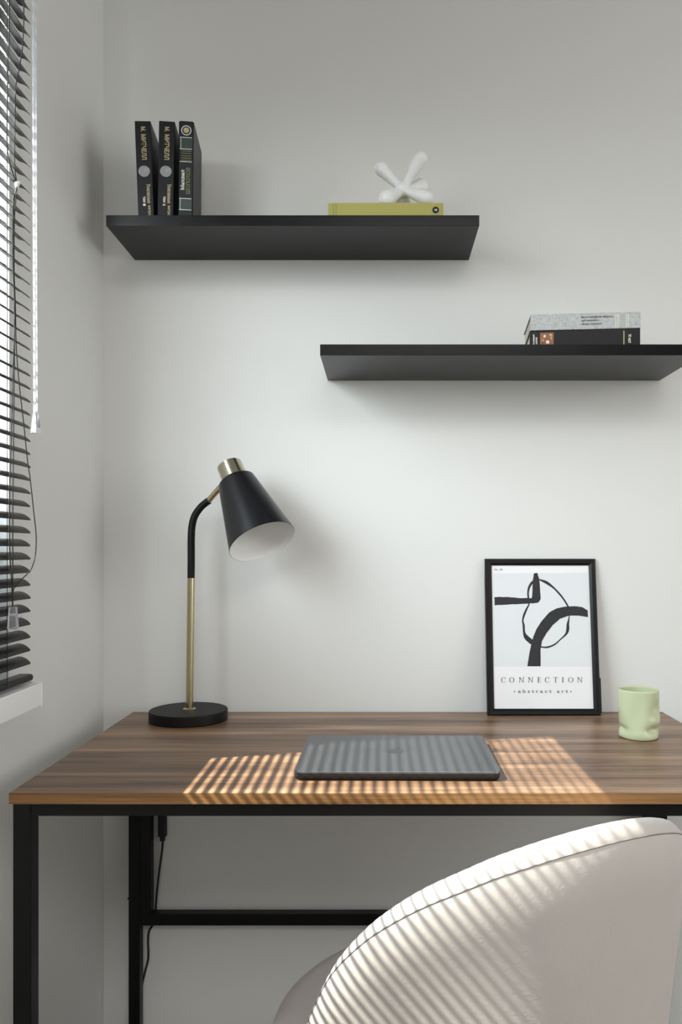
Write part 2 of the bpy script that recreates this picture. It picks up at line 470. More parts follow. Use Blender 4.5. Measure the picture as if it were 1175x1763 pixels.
bm = bmesh.new(); bmesh.ops.create_icosphere(bm, subdivisions=2, radius=.0042, matrix=Matrix.Translation(p) @ Matrix.Diagonal((.9, .9, 1.5, 1)))
bmesh.ops.create_icosphere(bm, subdivisions=2, radius=.0028, matrix=Matrix.Translation(Vector(p) + Vector((.001, .004, .004))))
k = link('cord_connector', bm, M_CORDW, blind, smooth='all'); k['label'] = 'small white cord connector'
p = on_blind(22.5, 1083); zt = on_blind(22, 1045)[2]
bm = bmesh.new(); h = zt - p[2]
box(bm, -.0075, .0075, -.0055, .0055, 0, h, .0015)
for v in bm.verts:
    s = 1 - .28 * (v.co.z / h); v.co.x *= s; v.co.y *= s; v.co += Vector(p)
k = link('cord_tassel', bm, M_ACR, blind, smooth=True); k['label'] = 'clear plastic cord tassel'
# tilt wand
w0 = Vector(on_blind(57.8, -5, X=-.5725)); w0.z = 2.185 - bo.z; w1 = Vector(on_blind(61.0, 735, X=-.5715))
bm = bmesh.new(); tube(bm, [w0, w0.lerp(w1, .5), w1], .0037, 6)
wand = link('tilt_wand', bm, M_ACR, blind, smooth=False); wand['label'] = 'clear plastic tilt wand'
tip = Vector(on_blind(61.2, 746, X=-.5715)); capz = Vector(on_blind(61, 712, X=-.5715))
bm = bmesh.new(); tube(bm, [capz, capz.lerp(tip, .4), tip], [.0048, .0068, .0088], 6)
link('wand_grip', bm, M_ACR, wand)

# ------------------------------------------------------------------ desk
DX0, DX1, DY0, DY1, DZ = -0.560, 0.642, 1.190, 1.789, 0.750
TH = 0.0167
desk = empty('desk', ((DX0 + DX1) / 2, (DY0 + DY1) / 2, 0), 'walnut topped writing desk on a black steel frame against the back wall', 'desk')
dO = Vector(desk.location)
def dk(name, x0, x1, y0, y1, z0, z1, m, bev=.0015, par=None):
    bm = bmesh.new(); box(bm, x0 - dO.x, x1 - dO.x, y0 - dO.y, y1 - dO.y, z0, z1, bev, 2)
    return link(name, bm, m, par or desk, smooth=True)
top = dk('desktop', DX0, DX1, DY0 + .0008, DY1, DZ - TH, DZ, M_WOOD, .0006)
eb = dk('edge_band', DX0, DX1, DY0 - .0004, DY0 + .0008, DZ - TH, DZ - .0003, M_EDGE, .0, par=top)
eb['label'] = 'golden brown front edge band'
L = 0.028; zt = DZ - TH - .0003
for (x, y) in ((DX0 + .001, DY0 + .010), (DX1 - .001 - L, DY0 + .010)):
    dk('leg', x, x + L, y, y + L, .004, zt, M_STEEL)
for (x, y) in ((DX0 - .002, DY1 - .027), (DX1 + .002 - .0255, DY1 - .027)):
    dk('leg', x, x + .0255, y, y + .0255, .004, zt, M_STEEL)
dk('front_rail', DX0 + .001 + L + .0002, DX1 - .001 - L - .0002, DY0 + .010, DY0 + .030, zt - .0215, zt, M_STEEL)
dk('rear_rail', DX0 + .0245 + .0255, DX1 - .0245 - .0255, DY1 - .026, DY1 - .004, zt - .0215, zt, M_STEEL)
for x in (DX0 + .003, DX1 - .003 - .022):
    dk('side_rail', x, x + .022, DY0 + .0385, DY1 - .0275, zt - .0215, zt, M_STEEL)
    dk('lower_side_rail', x, x + .022, DY0 + .0385, DY1 - .0275, .02, .042, M_STEEL)
dk('crossbar', DX0 + .0238, DX1 - .0238, DY1 - .0265, DY1 - .0035, .277, .3035, M_STEEL)
for x in (DX0 + .0237, DX1 - .0237 - .0245):
    pz = dk('support_post', x, x + .0245, DY1 - .0268, DY1 - .003, .3037, zt, M_STEEL)
    for xx in (x - .0255 if x < 0 else x - .001, x + .0255 if x < 0 else x + .050):
        bm = bmesh.new()
        bmesh.ops.create_icosphere(bm, subdivisions=2, radius=.0026, matrix=Matrix.Translation((xx - dO.x, DY1 - .0265 - dO.y, .338)))
        link('screw', bm, M_STEEL, pz, smooth='all')

# ------------------------------------------------------------------ floating shelves
def shelf(x0, x1, y0, z0, z1, label):
    r = empty('floating_shelf', ((x0 + x1) / 2, YB, z0), label, 'shelf', 'black floating shelves on the back wall')
    bm = bmesh.new(); box(bm, -(x1 - x0) / 2, (x1 - x0) / 2, y0 - YB, -.0005, 0, z1 - z0, .0008, 2)
    link('board', bm, M_SHELF, r, smooth=True)
    return r
S1Z, S2Z = 1.8010, 1.5260
shelf(-0.5590, 0.2038, 1.609, 1.7790, S1Z, 'upper black floating shelf holding three upright books and an olive book')
shelf(-0.1185, 0.6400, 1.566, 1.5040, S2Z, 'lower black floating shelf, on the right, holding two stacked books')

# ------------------------------------------------------------------ books
# local frame: spine faces -y at y=0, thickness along x (centred), height along z from 0, depth +y
def book(name, Tk, H, D, cov, pages, label, group=None, loc=(0, 0, 0), rot=(0, 0, 0), bev=.0016, square=.003):
    r = empty(name, loc, label, 'book', group, rot)
    bt = .0024
    bm = bmesh.new()
    box(bm, -Tk / 2, -Tk / 2 + bt, 0.0, D, 0, H, .0007); box(bm, Tk / 2 - bt, Tk / 2, 0.0, D, 0, H, .0007)
    box(bm, -Tk / 2, Tk / 2, -.0022, .0012, 0, H, bev, 3)
    link('cover', bm, cov, r, smooth=True)
    bm = bmesh.new(); box(bm, -Tk / 2 + bt, Tk / 2 - bt, .0012, D - .004, square, H - square)
    link('pages', bm, pages, r)
    return r
YS = -.0025     # plane just in front of the spine
def fr_down(x, z):  # reads top to bottom, origin = start at text lower-left
    return Matrix(((0, 1, 0, x), (0, 0, 1, YS), (-1, 0, 0, z), (0, 0, 0, 1)))
def fr_up(x, z):    # reads bottom to top (upright when the book lies down)
    return Matrix(((0, -1, 0, x), (0, 0, 1, YS), (1, 0, 0, z), (0, 0, 0, 1)))
def disc(name, x, z, r0, r1, m, parent, y=YS, th=.0003, n=32, label=None, zs=1.0):
    bm = bmesh.new()
    if r0 <= 0: pr = [(0, 0), (r1, 0), (r1, th), (0, th)]
    else: pr = [(r0, 0), (r1, 0), (r1, th), (r0, th)]
    lathe(bm, pr, n, Matrix.Translation((x, y, z)) @ Matrix.Diagonal((1, 1, zs, 1)) @ Matrix.Rotation(PI / 2, 4, 'X'), closed=r0 > 0)
    o = link(name, bm, m, parent)
    if label: o['label'] = label
    return o
def strip(name, x0, x1, z0, z1, m, parent, y=YS):
    return boxo(name, (x0, x1, y - .0001, y + .0004, z0, z1), m, parent)
K = .000133
def novel(x, H, roll, yaw, vol, label):
    b = book('book', .0322, H, .128, M_BBLK, M_PAGED, label, 'black volumes with gold lettering on the upper shelf',
             loc=(x, 1.6322, S1Z + .0002), rot=(0, math.radians(roll), math.radians(yaw)))
    zz = lambda y: H - (y - 80) * K
    text_part('author_initial', 'М.', .010, .0095, fr_down(-.0040, zz(172)), M_GOLD, b)
    text_part('author_name', 'МИТЧЕЛЛ', .0525, .0098, fr_down(-.0040, zz(290)), M_GOLD, b)
    disc('medallion', -.0004, zz(865), 0, .0116, M_MEDAL, b, label='round silver medallion print')
    text_part('title_word', 'Унесенные', .0400, .0080, fr_down(.0032, zz(1060)), M_GOLD, b)
    text_part('title_word', 'ветром', .0270, .0062, fr_down(.0032, zz(1395)), M_GOLD, b)
    text_part('volume_word', 'том', .0125, .0050, fr_down(-.0052, zz(1255)), M_WHTINK, b)
    text_part('volume_number', vol, .0045, .0050, fr_down(-.0052, zz(1368)), M_WHTINK, b)
    return b
novel(-.4830, .2035, -2.2, 5.0, '1', 'leftmost upright black book with gold lettering and volume 1, leaning slightly left')
novel(-.4437, .2035, .9, 5.5, '2', 'middle of three upright books, black with gold lettering and volume 2')
H3 = .2030
b3 = book('book', .0300, H3, .126, M_BGRN, M_PAGED, 'upright dark green book with silver banded spine, rightmost of the three on the upper shelf',
          loc=(-.4022, 1.6322, S1Z + .0002), rot=(0, math.radians(.6), math.radians(5.5)), bev=.003)
zz = lambda y: H3 - (y - 80) * K
disc('emblem_ring', 0, zz(225), .0085, .0104, M_SILV, b3)
disc('emblem', 0, zz(222), 0, .0058, M_GOLD, b3)
for (a, b_) in ((335, 515), (1285, 1460)):
    strip('spine_panel', -.0128, .0125, zz(b_), zz(a), M_BGPN, b3)
    for y in (a, b_): strip('foil_line', -.0130, .0118, zz(y) - .0007, zz(y) + .0007, M_SILV, b3, y=YS - .0003)
    bm = bmesh.new(); nz = 9
    for i in range(nz):
        z0 = zz(b_) + (zz(a) - zz(b_)) * (i + .5) / nz
        bmesh.ops.create_cube(bm, size=1, matrix=Matrix.Translation((-.0108, YS - .0003, z0)) @ Matrix.Rotation(PI / 4, 4, 'Y') @ Matrix.Diagonal((.0016, .0003, .0016, 1)))
    link('foil_zigzag', bm, M_SILV, b3)
strip('foil_line', -.0130, .0118, zz(712) - .0007, zz(712) + .0007, M_SILV, b3)
for y in (545, 580, 620, 655, 690): strip('worn_line', -.0095, .0110, zz(y) - .0008, zz(y) + .0008, M_GOLDD, b3)
text_part('author_first_name', 'Михаил', .0410, .0080, fr_up(-.0025, zz(1150)), M_SILV, b3)
text_part('author_name', 'ШОЛОХОВ', .0545, .0088, fr_up(.0088, zz(1210)), M_GOLDD, b3)

# olive book lying (local z -> world x)
RL = PI / 2
yb = book('book', .0305, .2372, .165, M_YEL, M_PAGES, 'olive yellow book lying flat on the upper shelf under the white sculpture',
          loc=((565.3 - VPX) / F_PX * 1.6235, 1.6235, S1Z + .0304 / 2 + .0003), rot=(0, RL, 0))
YB_TOP = S1Z + .0305 + .0003
disc('round_emblem', 0, .2215, 0, .0068, M_BBLK, yb, label='round black emblem')
text_part('emblem_letters', '48', .0062, .0042, fr_up(.0021, .2184).copy() @ Matrix.Translation((0, 0, -.0006)), M_WHTINK, yb)
for z in (.0105, .0160): strip('spine_line', -.0120, .0120, z, z + .0009, M_YELD, yb)

# lower shelf: dark book with grey linen book on it
dkb = book('book', .0350, .2188, .140, M_BBLK, M_PAGES, 'black book with a small picture on its spine, under the grey linen book',
           loc=(.3045, 1.6000, S2Z + .0350 / 2 + .0003), rot=(0, RL, math.radians(-5.5)))
# rotation order: euler XYZ -> yaw applied last about world z
strip('picture', -.0130, .0145, .0210, .0480, M_REDBR, dkb)
for (x, z, sx, sz, mm) in ((-.006, .030, .005, .004, M_WHTINK), (.006, .036, .006, .006, M_WHTINK), (-.002, .043, .007, .003, M_GOLD),
                           (.008, .026, .004, .003, M_BGPN), (-.008, .042, .003, .004, M_SILV), (.002, .027, .004, .003, M_GOLD)):
    strip('picture_detail', x - sx / 2, x + sx / 2, z - sz / 2, z + sz / 2, mm, dkb, y=YS - .0004)
strip('foil_line', -.0130, .0145, .1855, .1876, M_GOLD, dkb)
text_part('spine_words', 'архивы', .0240, .0040, Matrix(((-1, 0, 0, .0140), (0, 0, 1, YS), (0, 1, 0, .0060), (0, 0, 0, 1))), M_WHTINK, dkb)
text_part('spine_words', 'эпохи', .0160, .0035, Matrix(((-1, 0, 0, .0120), (0, 0, 1, YS), (0, 1, 0, .0120), (0, 0, 0, 1))), M_WHTINK, dkb)
text_part('spine_words', 'том IV', .0180, .0060, Matrix(((-1, 0, 0, .0120), (0, 0, 1, YS), (0, 1, 0, .1950), (0, 0, 0, 1))), M_WHTINK, dkb)
gb = book('book', .0325, .2180, .142, M_LINEN, M_PAGES, 'thick light grey linen bound book, topmost of the stack on the lower shelf',
          loc=(.3058, 1.5985, S2Z + .0350 + .0325 / 2 + .0007), rot=(0, RL, math.radians(-5.0)))
text_part('spine_words', 'ВЫ УСТАНОВИЛИ ПРОСТО', .0620, .0036, fr_up(-.0060, .1010), M_INK, gb)
text_part('spine_words', 'АВТОРЕФЕРАТ', .0360, .0036, fr_up(.0008, .1010), M_INK, gb)
text_part('spine_words', 'ОБЗОР ИСТОРИИ', .0400, .0032, fr_up(.0078, .1010), M_INK, gb)
for z in (.1680, .1715, .1745, .1900, .1935): strip('pale_line', -.0130, .0140, z, z + .0011, M_WHTINK, gb)

# ------------------------------------------------------------------ white sculpture
SX, SY = .0487, 1.672
sculp = None
def sculpture():
    C = Vector((0, 0, .0475))
    arms = [((-.0455, -.008, .0410), .0145, .0088), ((.0365, -.012, .0600), .0162, .0092), ((.040, .030, .0200), .0185, .0085),
            ((-.0335, -.026, -.0310), .0180, .0105), ((.0490, -.018, -.0250), .0155, .0100),
            ((-.010, .026, -.0345), .0140, .0080), ((.016, .034, -.0345), .0140, .0080)]
    bm = bmesh.new()
    def ball(p, r): bmesh.ops.create_icosphere(bm, subdivisions=3, radius=r, matrix=Matrix.Translation(p))
    ball(C, .0165)
    for e, re, rn in arms:
        E = C + Vector(e); n = 16
        for i in range(n + 1):
            t = i / n
            r = rn + (re - rn) * max(0, (t - .25) / .75) ** 1.3 + (.0135 - rn) * max(0, 1 - t / .3) ** 2
            ball(C.lerp(E, t), r)
    me = bpy.data.meshes.new('s'); bm.to_mesh(me); bm.free()
    o = bpy.data.objects.new('s', me); COL.objects.link(o)
    md = o.modifiers.new('r', 'REMESH'); md.mode = 'VOXEL'; md.voxel_size = .0013
    sm = o.modifiers.new('s', 'SMOOTH'); sm.iterations = 10; sm.factor = .6
    dg = bpy.context.evaluated_depsgraph_get(); dg.update()
    me2 = bpy.data.meshes.new_from_object(o.evaluated_get(dg))
    bpy.data.objects.remove(o)
    me2.materials.clear(); me2.materials.append(M_CERAM)
    me2.polygons.foreach_set('use_smooth', [True] * len(me2.polygons))
    zmin = min(v.co.z for v in me2.vertices)
    r = bpy.data.objects.new('sculpture', me2); COL.objects.link(r)
    r.location = (SX, SY, YB_TOP - zmin + .0001)
    r['label'] = 'small white abstract sculpture with bulb-ended arms standing on the olive book'; r['category'] = 'sculpture'
    return r
sculpture()

# ------------------------------------------------------------------ desk lamp
LX, LY = -.414, 1.707
lamp = empty('desk_lamp', (LX, LY, DZ + .0003), 'black and brass desk lamp with a tilted cone shade on the left of the desk', 'lamp')
def L3(u, v, Z): return Vector(((u - VPX) / F_PX * Z - LX, Z - LY, EYE - (v - VPY) * Z / F_PX - DZ - .0003))
bm = bmesh.new(); rB, hB = .0835, .0226
lathe(bm, [(0, 0), (rB - .002, 0), (rB - .0006, .0006), (rB, .002), (rB, hB - .0025), (rB - .0008, hB - .0007), (rB - .0025, hB), (0, hB)], 96)
link('base', bm, M_LBASE, lamp, smooth=True)
pb = Vector((L3(326.5, 1219, LY).x, 0, hB)); pt_ = L3(329.2, 995, LY)
bm = bmesh.new(); lathe(bm, [(0, hB), (.0145, hB), (.0145, hB + .001), (.011, hB + .0028), (.0085, hB + .0032), (0, hB + .0032)], 40, Matrix.Translation((pb.x, 0, 0)))
link('collar', bm, M_BRASS, lamp, smooth=True)
bm = bmesh.new(); tube(bm, [pb, pb.lerp(pt_, .5), pt_], .0078, 32); link('pole', bm, M_BRASS, lamp, smooth=True)
ax = Vector((.415, -.395, -.832)).normalized()
ctop = L3(407.2, 829, 1.672)
mouth = ctop + ax * .156
joint = L3(376, 843, 1.690)
pts = [pt_ - Vector((0, 0, .001)), L3(329.5, 960, LY), L3(329.6, 925, LY), L3(331, 905, LY), L3(335.5, 888.5, 1.706), L3(344.5, 875, 1.704), L3(353, 867, 1.701), L3(360, 862, 1.698)]
bm = bmesh.new(); tube(bm, spline(pts, 6), .0078, 24); link('gooseneck', bm, M_LBASE, lamp, smooth=True)
e0 = L3(358.5, 863, 1.699)
bm = bmesh.new(); tube(bm, [e0, joint + (joint - e0).normalized() * .008], .0064, 24)
link('arm_joint', bm, M_BRASS, lamp, smooth=True)
rot = ax.to_track_quat('Z', 'Y').to_matrix().to_4x4()
MS = Matrix.Translation(ctop) @ rot
R0, R1, LS = .0405, .0705, .156
sh = None
bm = bmesh.new()
pr = [(.020, .0)]
pr += [(R0 - .005, 0), (R0 - .0022, .0006), (R0 - .0006, .0022), (R0, .005), (R1, LS), (R1 - .0008, LS + .0002)]
lathe(bm, pr, 96, MS)
sh = link('lamp_shade', bm, M_LBLK, lamp, smooth=True)
bm = bmesh.new()
lathe(bm, [(R1 - .0008, LS + .0002), (R1 - .0016, LS - .0004), (R0 - .0012, .006), (R0 - .004, .0025), (0, .0022)], 96, MS)
ln = link('shade_lining', bm, M_LWHT, sh, smooth=True); ln['label'] = 'white inside of the shade'
bm = bmesh.new()
lathe(bm, [(0, -.043), (.0265, -.043), (.0273, -.0422), (.0273, .0003), (.020, .0003)], 64, MS)
link('socket_cover', bm, M_CHAMP, lamp, smooth=True)
bm = bmesh.new()
lathe(bm, [(0, .0), (.013, .001), (.0135, .03), (.010, .031), (0, .031)], 24, MS @ Matrix.Translation((0, 0, .0025)))
link('bulb_holder', bm, M_LWHT, lamp, smooth=True)

# lamp cable behind the desk
def Wp(u, v, Z): return Vector(((u - VPX) / F_PX * Z, Z, EYE - (v - VPY) * Z / F_PX))
cab = empty('power_cable', (Wp(258, 1600, 1.794).x, 1.793, 0), 'thin black power cable with inline plug hanging behind the desk beside its rear leg', 'cable')
co = Vector(cab.location)
zc = 1.7935
P = [Wp(280.5, 1445, zc), Wp(279, 1465, zc), Wp(273.5, 1506, zc), Wp(270, 1540, zc), Wp(268, 1568, zc), Wp(266.5, 1585, zc), Wp(262, 1594, zc), Wp(256.5, 1604, zc),
     Wp(255, 1620, zc), Wp(255.4, 1649, zc), Wp(250, 1672, zc), Wp(245.5, 1692, zc), Wp(242.5, 1715, zc), Wp(241, 1741, zc), Wp(239, 1763, zc), Wp(238, 1785, zc)]
bm = bmesh.new(); tube(bm, [Vector(q) - co for q in spline([tuple(p) for p in P], 6)], .0024, 10)
link('cord', bm, M_CORD, cab, smooth='all')
t0 = Wp(280, 1396, zc)
bm = bmesh.new()
box(bm, t0.x - .0095 - co.x, t0.x + .0095 - co.x, -.0060, .0060, Wp(0, 1440, zc).z, Wp(0, 1398, zc).z, .003, 3)
box(bm, t0.x - .0055 - co.x, t0.x + .0055 - co.x, -.0045, .0045, Wp(0, 1448, zc).z, Wp(0, 1439, zc).z, .002, 2)
link('inline_plug', bm, M_CORD, cab, smooth=True)

# ------------------------------------------------------------------ laptop
lx0, lx1, ly0, ly1 = -.1360, .1940, 1.2500, 1.4955
lap = empty('laptop', ((lx0 + lx1) / 2, (ly0 + ly1) / 2, DZ + .0003), 'closed grey aluminium laptop lying on the desk in the striped sunlight', 'laptop', rot=(0, 0, math.radians(-.6)))
def rounded_slab(bm, w, d, z0, z1, r, e, n=8):
    def outline(off):
        out = []
        for cx, cy, a0 in ((w / 2 - r, d / 2 - r, 0), (-w / 2 + r, d / 2 - r, PI / 2), (-w / 2 + r, -d / 2 + r, PI), (w / 2 - r, -d / 2 + r, 3 * PI / 2)):
            for i in range(n + 1):
                a = a0 + PI / 2 * i / n
                out.append((cx + (r - off) * math.cos(a), cy + (r - off) * math.sin(a)))
        return out
    rings = []
    for off, z in e:
        rings.append([bm.verts.new((x, y, z)) for x, y in outline(off)])
    for a, b in zip(rings, rings[1:]):
        for i in range(len(a)): bm.faces.new((a[i], a[(i + 1) % len(a)], b[(i + 1) % len(a)], b[i]))
    bm.faces.new(rings[0]); bm.faces.new(rings[-1][::-1])
lw, ld = lx1 - lx0, ly1 - ly0
bm = bmesh.new(); rounded_slab(bm, lw, ld, 0, .010, .012, [(.006, .0), (.0035, .0012), (.0008, .0045), (.0, .0075), (.0, .0105), (.0004, .0108)])
link('base', bm, M_LAPD, lap, smooth=True)
bm = bmesh.new(); rounded_slab(bm, lw, ld, 0, .010, .012, [(.0004, .0112), (.0, .0116), (.0, .0142), (.0006, .0152), (.0022, .0156)])
link('lid', bm, M_LAPT, lap, smooth=True)
bm = bmesh.new(); box(bm, -lw / 2 + .004, lw / 2 - .004, -ld / 2 + .004, ld / 2 - .004, .0107, .0113)
link('gasket', bm, M_LAPD, lap)
bm = bmesh.new()
ap = [(0, .020), (.006, .0225), (.012, .0225), (.017, .020), (.0195, .016), (.0165, .011), (.0175, .004), (.020, .0005), (.016, -.010), (.011, -.0165), (.006, -.0170), (0, -.0150),
      (-.006, -.0170), (-.011, -.0165), (-.017, -.009), (-.0195, .002), (-.0195, .011), (-.016, .019), (-.010, .0225), (-.005, .0222)]
ap = [p[:2] for p in spline([(x, y, 0) for x, y in ap + [ap[0]]], 3)][:-1]
bm.faces.new([bm.verts.new((x * .72, y * .72 - .002, .01563)) for x, y in ap])
lf = [(.001, .024), (.001, .030), (.006, .035), (.008, .0355), (.008, .030), (.005, .0255)]
bm.faces.new([bm.verts.new((x * .72, y * .72 - .002, .01563)) for x, y in lf])
lg = link('lid_logo', bm, M_LOGO, lap); lg['label'] = 'small dark fruit-shaped mark on the lid'

# ------------------------------------------------------------------ framed print
FW, FH = .2515, .3505
fx = (840.4 - VPX) / F_PX * 1.745 + FW / 2
lean = math.asin(.046 / FH)
pf = empty('framed_print', (fx, 1.7450, DZ + .0004), 'black framed abstract line print leaning against the wall on the desk', 'picture', rot=(-lean, 0, 0))
zb = .0
def bar(bm, x0, x1, z0, z1):
    box(bm, x0, x1, 0, .016, z0, z1, .0)
bw = .0150
bm = bmesh.new()
prof = [(0, .016), (0, .003), (.003, .0), (.010, .0005), (bw, .004), (bw, .016)]
cs = [(-FW / 2, 0), (FW / 2, 0), (FW / 2, FH), (-FW / 2, FH)]
dirs = [(1, 1), (-1, 1), (-1, -1), (1, -1)]
rings = [[bm.verts.new((c[0] + d_[0] * o_, y, c[1] + d_[1] * o_)) for o_, y in prof] for c, d_ in zip(cs, dirs)]
for i in range(4):
    a, b = rings[i], rings[(i + 1) % 4]
    for k in range(len(prof)): 
        k2 = (k + 1) % len(prof)
        bm.faces.new((a[k], a[k2], b[k2], b[k]))
link('frame', bm, M_FRAME, pf, smooth=False)
PY = .0062
boxo('print_sheet', (-FW / 2 + bw - .002, FW / 2 - bw + .002, PY, PY + .001, bw - .002, FH - bw + .002), M_PAPER, pf)
boxo('back_board', (-FW / 2 + .004, FW / 2 - .004, PY + .0015, .0155, .004, FH - .004), M_FRAME, pf)
boxo('stand', (FW / 2 + .0003, FW / 2 + .0035, .0060, .0150, .004, .083), M_FRAME, pf, .001)['label'] = 'black clip at the right side of the frame'
# homography from the traced picture onto the sheet
src = [(80, 72), (692, 75), (727, 942), (98, 942)]
dst = [(-FW / 2, FH), (FW / 2, FH), (FW / 2, 0), (-FW / 2, 0)]
A = []
for (x, y), (u, v) in zip(src, dst):
    A.append([x, y, 1, 0, 0, 0, -u * x, -u * y, -u]); A.append([0, 0, 0, x, y, 1, -v * x, -v * y, -v])
_, _, vt = np.linalg.svd(np.array(A)); Hm = vt[-1].reshape(3, 3)
def pm(x, y):
    q = Hm @ np.array([x, y, 1.0]); return q[0] / q[2], q[1] / q[2]
sheet = [o for o in pf.children if o.name.startswith('print_sheet')][0]
def poly(name, loops, m, lift):
    bm = bmesh.new()
    for lp in loops:
        vs = []
        for x, y in lp:
            X, Zz = pm(x, y); vs.append(bm.verts.new((X, PY - lift, Zz)))
        bm.faces.new(vs)
    bmesh.ops.triangulate(bm, faces=bm.faces[:])
    return link(name, bm, m, sheet)
poly('print_field', [[(127, 152), (648, 152), (672, 670), (134, 670)]], M_PANEL, .0002)
ROUGH = random.Random(3)
def rough(lp, n=4, amp=1.2):
    out = []
    for (a, b) in zip(lp, lp[1:] + lp[:1]):
        for k in range(n):
            t = k / n
            out.append((a[0] + (b[0] - a[0]) * t + (ROUGH.uniform(-amp, amp) if k else 0), a[1] + (b[1] - a[1]) * t + (ROUGH.uniform(-amp, amp) if k else 0)))
    return out
poly('print_stroke', [rough([(355, 152), (375, 152), (384, 190), (389, 250), (392, 298), (378, 315), (345, 320), (336, 303), (345, 280), (346, 230), (348, 190)])], M_INK, .0004)
poly('print_stroke', [rough([(135, 283), (170, 283), (230, 286), (300, 290), (340, 291), (385, 300), (378, 316), (300, 322), (210, 326), (136, 330)])], M_INK, .0005)
poly('print_stroke', [rough([(320, 668), (328, 610), (340, 550), (350, 510), (370, 460), (400, 415), (440, 370), (480, 348), (530, 338), (580, 336), (625, 342), (653, 360),
                            (654, 397), (600, 388), (550, 388), (500, 405), (460, 440), (425, 485), (400, 530), (392, 580), (393, 668)], 3, .8)], M_INK, .0006)
loop = [(385, 188, 8), (425, 205, 16), (465, 235, 10), (500, 272, 10), (525, 305, 9), (545, 340, 9), (552, 370, 6), (550, 400, 6), (544, 435, 14), (543, 465, 17), (534, 490, 12),
        (505, 518, 7), (470, 548, 9), (430, 563, 10), (398, 561, 8), (365, 550, 16), (338, 530, 27), (312, 506, 24), (301, 480, 13), (298, 440, 12), (293, 415, 9), (301, 382, 12), (316, 347, 10),
        (328, 322, 7), (324, 290, 10), (322, 258, 10), (330, 226, 13), (350, 200, 14), (385, 188, 8)]
sp = spline(loop, 5)
quads = []
for i in range(len(sp) - 1):
    def off(j):
        a = sp[max(0, j - 1)]; b = sp[min(len(sp) - 1, j + 1)]
        tx, ty = b[0] - a[0], b[1] - a[1]; l = math.hypot(tx, ty) or 1
        nx, ny = -ty / l, tx / l; w = sp[j][2] / 2
        return (sp[j][0] + nx * w, sp[j][1] + ny * w), (sp[j][0] - nx * w, sp[j][1] - ny * w)
    a1, a2 = off(i); b1, b2 = off(i + 1)
    quads.append([a1, b1, b2, a2])
poly('print_stroke', quads, M_INK, .0003)
# serif capitals (unit height polygons)
def ell(cx, cy, rx, ry, a0, a1, n=20): return [(cx + rx * math.cos(math.radians(a0 + (a1 - a0) * i / n)), cy + ry * math.sin(math.radians(a0 + (a1 - a0) * i / n))) for i in range(n + 1)]
def rect(x0, x1, y0, y1): return [(x0, y0), (x1, y0), (x1, y1), (x0, y1)]
def ringq(rx, ry, ix, iy, a0, a1, n=22):
    o = ell(0, .5, rx, ry, a0, a1, n); i_ = ell(0, .5, ix, iy, a0, a1, n)
    return [[o[k], o[k + 1], i_[k + 1], i_[k]] for k in range(n)]
G = {
 'O': ringq(.44, .52, .31, .48, 0, 360),
 'C': ringq(.42, .52, .29, .48, 48, 312) + [[(.24, .70), (.33, .66), (.33, 1.0), (.29, 1.0)], [(.26, .14), (.31, .14), (.35, .26), (.32, .26)]],
 'N': [rect(-.36, -.29, 0, 1), rect(.29, .36, 0, 1), [(-.40, 1), (-.24, 1), (.36, 0), (.29, 0)], rect(-.45, -.20, 0, .045), rect(.18, .46, .955, 1), rect(-.46, -.25, .955, 1)],
 'E': [rect(-.24, -.11, 0, 1), rect(-.33, .28, 0, .05), rect(-.33, .26, .95, 1), rect(-.12, .14, .48, .53), rect(.12, .16, .38, .63), [(.23, .05), (.28, .05), (.33, .28), (.30, .28)], [(.21, .95), (.26, .95), (.28, .75), (.25, .75)]],
 'T': [rect(-.065, .065, 0, 1), rect(-.17, .17, 0, .045), rect(-.37, .37, .95, 1), rect(-.39, -.355, .73, 1), rect(.355, .39, .73, 1)],
 'I': [rect(-.065, .065, 0, 1), rect(-.17, .17, 0, .045), rect(-.17, .17, .955, 1)],
}
for ch, cxp in zip('CONNECTION', (187, 233, 287, 338, 386, 431, 477, 517, 561, 611)):
    poly('printed_letter', [[(cxp + x * 31, 759 - y * 30) for x, y in q] for q in G[ch]], M_INK, .0004)
def print_text(body, x0, x1, y0, y1, m, name):
    bm = text_bm(body, x1 - x0, y1 - y0)
    for v in bm.verts:
        X, Zz = pm(x0 + v.co.x, y1 - v.co.y); v.co = Vector((X, PY - .0004, Zz))
    return link(name, bm, m, sheet, recalc=False)
print_text('a b s t r a c t   a r t', 268, 546, 797, 817, M_INKG, 'printed_words')
poly('printed_dot', [ell(249, 809, 3.5, 3.5, 0, 350, 12)], M_INK, .0004)
poly('printed_dot', [ell(562, 809, 3.5, 3.5, 0, 350, 12)], M_INK, .0004)
print_text('No. 05', 133, 180, 126, 137, M_INKG, 'printed_words')

